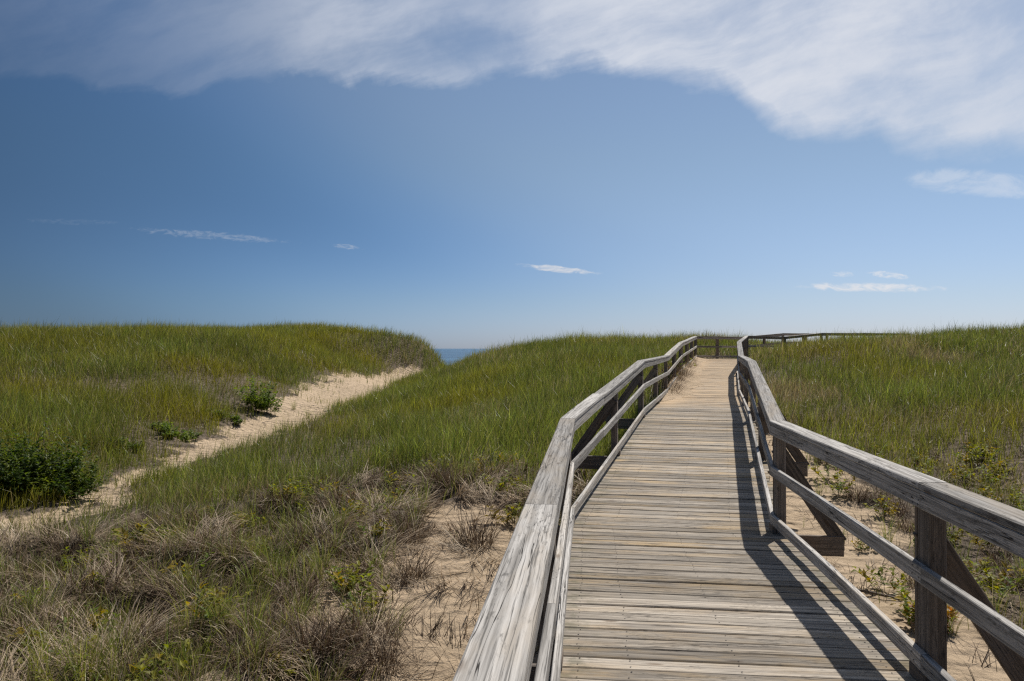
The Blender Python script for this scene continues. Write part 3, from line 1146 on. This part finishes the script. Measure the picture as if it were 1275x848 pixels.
# dead thatch: flattened blades in swirls over the near flat, and thin litter on the right
lst = []
for (ntuft, r0, r1, zone_f, lab) in ((6500, 3.4, 15.5, 'left', 0), (5200, 3.4, 24, 'right', 1)):
    tx_, ty_, tr_ = scatter(ntuft * 2, r0, r1, R(41), 1.2)
    lq, rq = walk_side(tx_, ty_)
    sm_ = sand_mask(tx_, ty_)
    if zone_f == 'left':
        k_ = (rng.random(len(tx_)) < np.clip(dry_zone(tx_, ty_) * 1.1, .04, 1) * (1 - .86 * sm_)) & (lq > .25) & (tx_ > -12)
    else:
        k_ = (rng.random(len(tx_)) < (.25 + .5 * sstep(fbm(tx_, ty_, .4, 131, 3), .45, .6)) * (1 - .58 * sm_)) & (rq > .3) & outside_walk(tx_, ty_)
    tx_, ty_, tr_ = tx_[k_], ty_[k_], tr_[k_]
    per = 11 if zone_f == 'left' else 7
    ii = np.repeat(np.arange(len(tx_)), per)
    M = len(ii)
    flow = fbm(tx_, ty_, 1.1, 141, 3) * 13.0
    bx = tx_[ii] + rng.normal(0, .045, M)
    by = ty_[ii] + rng.normal(0, .045, M)
    ok = outside_walk(bx, by, .12)
    ii, bx, by = ii[ok], bx[ok], by[ok]
    M = len(ii)
    base = np.stack([bx, by, ground(bx, by) - .01 + rng.uniform(0, .06, M)], 1)
    az = flow[ii] + rng.normal(0, .42, M)
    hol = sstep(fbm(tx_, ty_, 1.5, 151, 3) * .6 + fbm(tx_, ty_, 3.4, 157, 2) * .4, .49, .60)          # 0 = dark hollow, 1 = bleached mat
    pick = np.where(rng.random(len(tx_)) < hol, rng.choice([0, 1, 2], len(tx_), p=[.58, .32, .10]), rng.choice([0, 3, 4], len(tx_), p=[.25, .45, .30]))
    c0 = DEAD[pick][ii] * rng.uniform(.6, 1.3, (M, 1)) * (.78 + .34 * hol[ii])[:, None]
    rr_ = np.hypot(bx, by)
    L_ = rng.uniform(.20, .55, M) * (.6 + .5 * hol[ii]) * (1 if zone_f == 'left' else .8)
    lst = [blades(base, L_, (.0075 if lab == 0 else .006) * np.clip(rr_ / 7, .8, 3) ** .8 * rng.uniform(.7, 1.4, M), az,
                  np.abs(rng.normal(.75, .25, M)) + .35 * hol[ii], np.abs(rng.normal(.60, .40, M)), c0 * .75, c0, 3)]
    v, l, st, c = merge(lst)
    tag(link('dead_grass', np_mesh('dead_grass', v, l, st, c), M_DRY),
        'matted grey brown dead grass covering the flat left of the boardwalk' if lab == 0 else
        'sparse dead grass litter on the sand and dune right of the boardwalk', 'dead grass', kind='stuff')


# ------------------------------------------------------------------ single clumps, leafy plants, shrubs
def clump_mesh(name, kind, nb, rad, hh):
    a = rng.uniform(0, 2 * math.pi, nb)
    r = rad * np.sqrt(rng.random(nb)) * .55
    base = np.stack([r * np.cos(a), r * np.sin(a), np.full(nb, -.02)], 1)
    az = a + rng.normal(0, .5 if kind != 'dead' else 1.1, nb)
    if kind == 'dead':
        c0 = DEAD[rng.choice(5, nb, p=[.22, .12, .04, .34, .28])] * rng.uniform(.6, 1.2, (nb, 1))
        return np_mesh(name, *merge([blades(base, hh * rng.uniform(.6, 1.3, nb), np.full(nb, .0065), az,
                                            np.abs(rng.normal(.55, .40, nb)), np.abs(rng.normal(1.05, .6, nb)), c0 * .7, c0, 4)]))
    c0 = GREEN[rng.integers(0, 4, nb)] * rng.uniform(.95, 1.6, (nb, 1))
    dd = rng.random(nb) < .22
    c0[dd] = STRAW[rng.integers(0, 3, dd.sum())] * .8
    return np_mesh(name, *merge([blades(base, hh * rng.uniform(.55, 1.15, nb), rng.uniform(.004, .007, nb), az,
                                        np.abs(rng.normal(.12, .12, nb)), np.abs(rng.normal(.7, .45, nb)), c0 * .8, c0 * 1.15, 4)]))


def put(name, me, mat, x, y, s, label, cat, group=None, rz=None, dzz=0.0):
    o = bpy.data.objects.new(name, me)
    if not me.materials:
        me.materials.append(mat)
    col.objects.link(o)
    o.location = (x, y, float(ground(x, y)) + dzz)
    o.rotation_euler = (0, 0, rng.uniform(0, 6.28) if rz is None else rz)
    o.scale = (s, s, s * rng.uniform(.9, 1.1))
    return tag(o, label, cat, group)


dead_v = [clump_mesh('dead_clump', 'dead', 260, .30, .40) for _ in range(4)]
dead_spots = [
    (-1.05, 8.0, 1.0, 'dark dead grass clump lying in the middle of the left sand patch'),
    (-.42, 9.1, 1.15, 'broad spiky dead grass clump at the right edge of the left sand patch'),
    (-.30, 12.2, 1.1, 'dead grass mound nearest the left railing below the green dune'),
    (-1.1, 12.0, 1.0, 'dead grass mound with yellow leaves behind it below the green dune'),
    (-1.55, 9.6, 1.2, 'brown dead grass clump above the top of the left sand patch'),
    (-1.45, 5.6, 1.0, 'dead grass clump at the lower left corner of the left sand patch'),
    (-.95, 5.5, .85, 'small upright dead grass clump low in the left sand patch'),
    (-2.4, 10.6, 1.2, 'grey dead grass clump beside orange and yellow leaves on the left flat'),
]
for i, (x, y, s, lab) in enumerate(dead_spots):
    put('dead_grass_clump', dead_v[i % 4], M_DRY, x, y, s, lab, 'grass clump', 'dead grass clumps left of the boardwalk')
for i in range(64):
    x, y = rng.uniform(-5.2, -1.1), rng.uniform(4.6, 12.5)
    put('dead_grass_clump', dead_v[i % 4], M_DRY, x, y, rng.uniform(.7, 1.15), 'grey brown dead grass clump in the matted flat left of the sand patch',
        'grass clump', 'dead grass clumps left of the boardwalk')
for i in range(26):
    y = rng.uniform(5.2, 15)
    x = float(np.interp(y, RE[:, 1], RE[:, 0])) + rng.uniform(1.2, 5.0)
    put('dead_grass_clump', dead_v[i % 4], M_DRY, x, y, rng.uniform(.5, .9), 'low brown dead grass clump on the sandy ground right of the boardwalk',
        'grass clump', 'dead grass clumps right of the boardwalk')

green_v = [clump_mesh('green_tuft', 'green', 46, .12, .55) for _ in range(4)]
gspots = [(-.95, 6.2, .75, 'thin green grass tuft standing in the left sand patch'),
          (-2.05, 6.0, 1.1, 'tall green grass tuft rising from the dead grass near the bottom of the frame'),
          (-2.9, 5.2, 1.0, 'bright green arching grass tuft among dead grass in the lower left')]
for x, y, s, lab in gspots:
    put('grass_tuft', green_v[0], M_GRASS, x, y, s, lab, 'grass tuft', 'green grass tufts left of the boardwalk')
for i in range(170):
    x, y = rng.uniform(-5.6, -1.2), rng.uniform(4.4, 11.0)
    put('grass_tuft', green_v[i % 4], M_GRASS, x, y, rng.uniform(.55, 1.05), 'green grass tuft growing through the dead grass left of the boardwalk',
        'grass tuft', 'green grass tufts left of the boardwalk')
for i in range(34):
    y = rng.uniform(6, 19)
    x = float(np.interp(y, RE[:, 1], RE[:, 0])) + rng.uniform(.9, 3.6)
    put('grass_tuft', green_v[i % 4], M_GRASS, x, y, rng.uniform(.5, .85), 'thin green grass tuft on the sandy strip right of the boardwalk',
        'grass tuft', 'green grass tufts right of the boardwalk')
for i, (x, y) in enumerate([(-8.9, 36.5), (-8.6, 40), (-8.3, 43.5), (-8.9, 33), (-8.6, 30.5), (-8.0, 28.0), (-7.1, 26.6)]):
    put('grass_tuft', green_v[i % 4], M_GRASS, x, y, .95, 'lone grass tuft rooted in the bare sand of the path edge', 'grass tuft', 'grass tufts on the sandy path')


def leafy(nst, hgt_, rad, nleaf, lsize, cols_, seedc=0, spread=1.0):
    """small leaf-sized folded leaves along rising stems; returns leaf mesh arrays and stem mesh arrays"""
    LV, LL, LS, LC = [], [], [], []
    SV = []
    vo = lo = 0
    for s in range(nst):
        a = rng.uniform(0, 2 * math.pi)
        lean = rng.uniform(.05, .75) * spread
        h = hgt_ * rng.uniform(.6, 1.1)
        root = np.array([math.cos(a), math.sin(a), 0]) * rad * .35 * rng.random()
        topp = root + np.array([math.cos(a) * math.sin(lean), math.sin(a) * math.sin(lean), math.cos(lean)]) * h
        SV.append((root, topp))
        cbase = np.array(cols_[rng.integers(0, len(cols_))])
        for k in range(nleaf):
            f = .25 + .75 * (k + rng.random()) / nleaf
            p = root * (1 - f) + topp * f
            la = rng.uniform(0, 2 * math.pi)
            el = rng.uniform(-.2, .9)
            d = np.array([math.cos(la) * math.cos(el), math.sin(la) * math.cos(el), math.sin(el)])
            sd_ = unit(np.cross(d, (0, 0, 1)) + rng.normal(0, .15, 3))
            upn = np.cross(sd_, d)
            ls = lsize * rng.uniform(.6, 1.2)
            w = ls * .24
            pts_ = [p, p + d * ls * .45 + sd_ * w + upn * w * .35, p + d * ls - upn * ls * .1, p + d * ls * .45 - sd_ * w + upn * w * .35, p + d * ls * .45]
            LV += pts_
            LL += [vo, vo + 1, vo + 4, vo + 1, vo + 2, vo + 4, vo + 2, vo + 3, vo + 4, vo + 3, vo, vo + 4]
            LS += [lo, lo + 3, lo + 6, lo + 9]
            c = cbase * rng.uniform(.7, 1.3)
            LC += [c] * 5
            vo += 5
            lo += 12
    base = np.array([s[0] for s in SV])
    topv = np.array([s[1] for s in SV])
    d = topv - base
    ln = np.linalg.norm(d, axis=1)
    az = np.arctan2(d[:, 1], d[:, 0])
    ti = np.arccos(np.clip(d[:, 2] / ln, -1, 1))
    sc = np.tile(np.array((.10, .075, .045)), (len(SV), 1))
    stem = blades(base, ln, np.full(len(SV), .006), az, ti, np.zeros(len(SV)), sc, sc, 2)
    return (np.array(LV), np.array(LL), np.array(LS), np.array(LC)), stem


YEL = [(.17, .19, .022), (.23, .22, .026), (.12, .165, .022), (.27, .20, .028)]
ORA = [(.34, .15, .03), (.26, .10, .03), (.36, .22, .05)]
plant_v = []
for k in range(5):
    cset = YEL if k < 4 else ORA
    lf, stm = leafy(9 if k < 4 else 12, .34 if k < 4 else .16, .26, 14, .085, cset, spread=1.3)
    plant_v.append(np_mesh('leafy_plant', *merge([lf, stm])))
plant_spots = []
for i in range(58):
    plant_spots.append((rng.uniform(-5, -1.2), rng.uniform(5.0, 12.4), rng.integers(0, 4), rng.uniform(.65, 1.1), 'left'))
for (x, y) in [(-.55, 12.6), (-.2, 11.4), (-.15, 13.2), (-.05, 10.0), (-1.3, 12.9), (-2.6, 11.2), (-2.3, 11.5), (.05, 11.9), (-1.9, 12.4)]:
    plant_spots.append((x, y, rng.integers(0, 4), rng.uniform(.9, 1.2), 'near'))
for i in range(70):
    y = rng.uniform(5.0, 15)
    x = float(np.interp(y, RE[:, 1], RE[:, 0])) + rng.uniform(1.0, 5.5)
    plant_spots.append((x, y, rng.integers(0, 4), rng.uniform(.6, 1.1), 'right'))
for x, y, k, s, w in plant_spots:
    lab = {'left': 'small yellow green leafy plant among the dead grass left of the boardwalk',
           'near': 'yellow leafy plant at the foot of the green dune beside the left railing',
           'right': 'small yellow green leafy plant on the sandy ground right of the boardwalk'}[w]
    put('leafy_plant', plant_v[k], M_LEAF, x, y, s, lab, 'plant', 'leafy plants ' + {'left': 'left of', 'near': 'beside', 'right': 'right of'}[w] + ' the boardwalk')
put('leafy_plant', plant_v[4], M_LEAF, 3.75, 6.75, 1.2, 'low rust orange plant on the sand behind the nearest right post', 'plant')
put('leafy_plant', plant_v[4], M_LEAF, -2.35, 10.9, 1.0, 'orange tinted plant among grey dead grass on the left flat', 'plant')
put('leafy_plant', plant_v[4], M_LEAF, 3.05, 8.6, .6, 'tiny rust orange plant under the cross beam right of the boardwalk', 'plant')


for i in range(7):
    y = rng.uniform(20.5, 33)
    x = float(np.interp(y, LE[:, 1], LE[:, 0])) - rng.uniform(.02, .40)
    put('leafy_plant', plant_v[4 if i % 3 == 0 else i % 4], M_LEAF, x, y, rng.uniform(1.2, 1.9), 'brownish weed growing up through the left railing of the upper deck',
        'plant', 'weeds along the upper left railing', dzz=.05)
for i in range(20):
    y = rng.uniform(20.5, 34)
    x = float(np.interp(y, LE[:, 1], LE[:, 0])) - rng.uniform(-.02, .35)
    put('dead_grass_clump', dead_v[i % 4], M_DRY, x, y, rng.uniform(1.2, 1.9), 'dead grass clump at the foot of the upper left railing', 'grass clump',
        'dead grass along the upper left railing', dzz=.1)


def shrub(x, y, rx, ry, h, nleaf, lsize, cols_, label, clumps):
    root = empty('shrub', (x, y, float(ground(x, y))))
    tag(root, label, 'shrub')
    allL, allS = [], []
    for c in range(clumps):
        a, r = rng.uniform(0, 6.28), math.sqrt(rng.random())
        ox, oy = rx * r * math.cos(a), ry * r * math.sin(a)
        hh = h * (1 - .55 * r * r) * rng.uniform(.55, 1.2)
        lf, stm = leafy(9, hh, .3, nleaf, lsize, cols_, spread=1.15)
        oz = float(ground(x + ox, y + oy) - ground(x, y))
        o3 = np.array([ox, oy, oz])
        allL.append((lf[0] + o3, *lf[1:]))
        allS.append((stm[0] + o3, *stm[1:]))
    link('foliage', np_mesh('foliage', *merge(allL)), M_LEAF, root)
    link('stems', np_mesh('stems', *merge(allS)), M_DRY, root)
    return root


DG = [(.055, .088, .012), (.080, .115, .014), (.13, .16, .022), (.035, .062, .010)]
LG = [(.12, .17, .025), (.16, .20, .03), (.09, .14, .022)]
shrub(-8.9, 13.9, 1.25, .95, 1.25, 30, .10, DG, 'large dark green shrub at the left end of the sandy path', 52)
shrub(-8.75, 26.2, .6, .45, 1.35, 18, .15, LG, 'bright green upright shrub on the left bank of the sandy path', 11)
shrub(-4.7, 32.0, .9, .4, .62, 20, .10, DG, 'dark leafy shrub on the right bank of the sandy path', 9)
shrub(-9.0, 20.4, 1.0, .5, .36, 16, .09, LG, 'low light green shrub spreading onto the left side of the path', 14)
shrub(-9.3, 18.2, .7, .4, .36, 16, .085, DG + LG, 'low mid green shrub beside a dead grass mound on the path', 9)
shrub(-9.0, 23.5, .7, .4, .34, 16, .09, DG + LG, 'low shrub in front of the upright bright green shrub', 8)

# dead stick on the sand
sx, sy = 3.25, 7.75
sb = MB()
d = unit((.8, -.42))
sb.beam((sx, sy, float(ground(sx, sy)) + .03), (sx + d[0] * .62, sy + d[1] * .62, float(ground(sx + d[0] * .62, sy + d[1] * .62)) + .015),
        (-d[1], d[0], 0), (-d[1], d[0], 0), -.012, .012, -.012, .012, .006, 6, jit=.012)
so_ = sb.build('stick', M_POST)
tag(so_, 'thin dead brown stick lying on the sand beside the cross beam', 'stick')
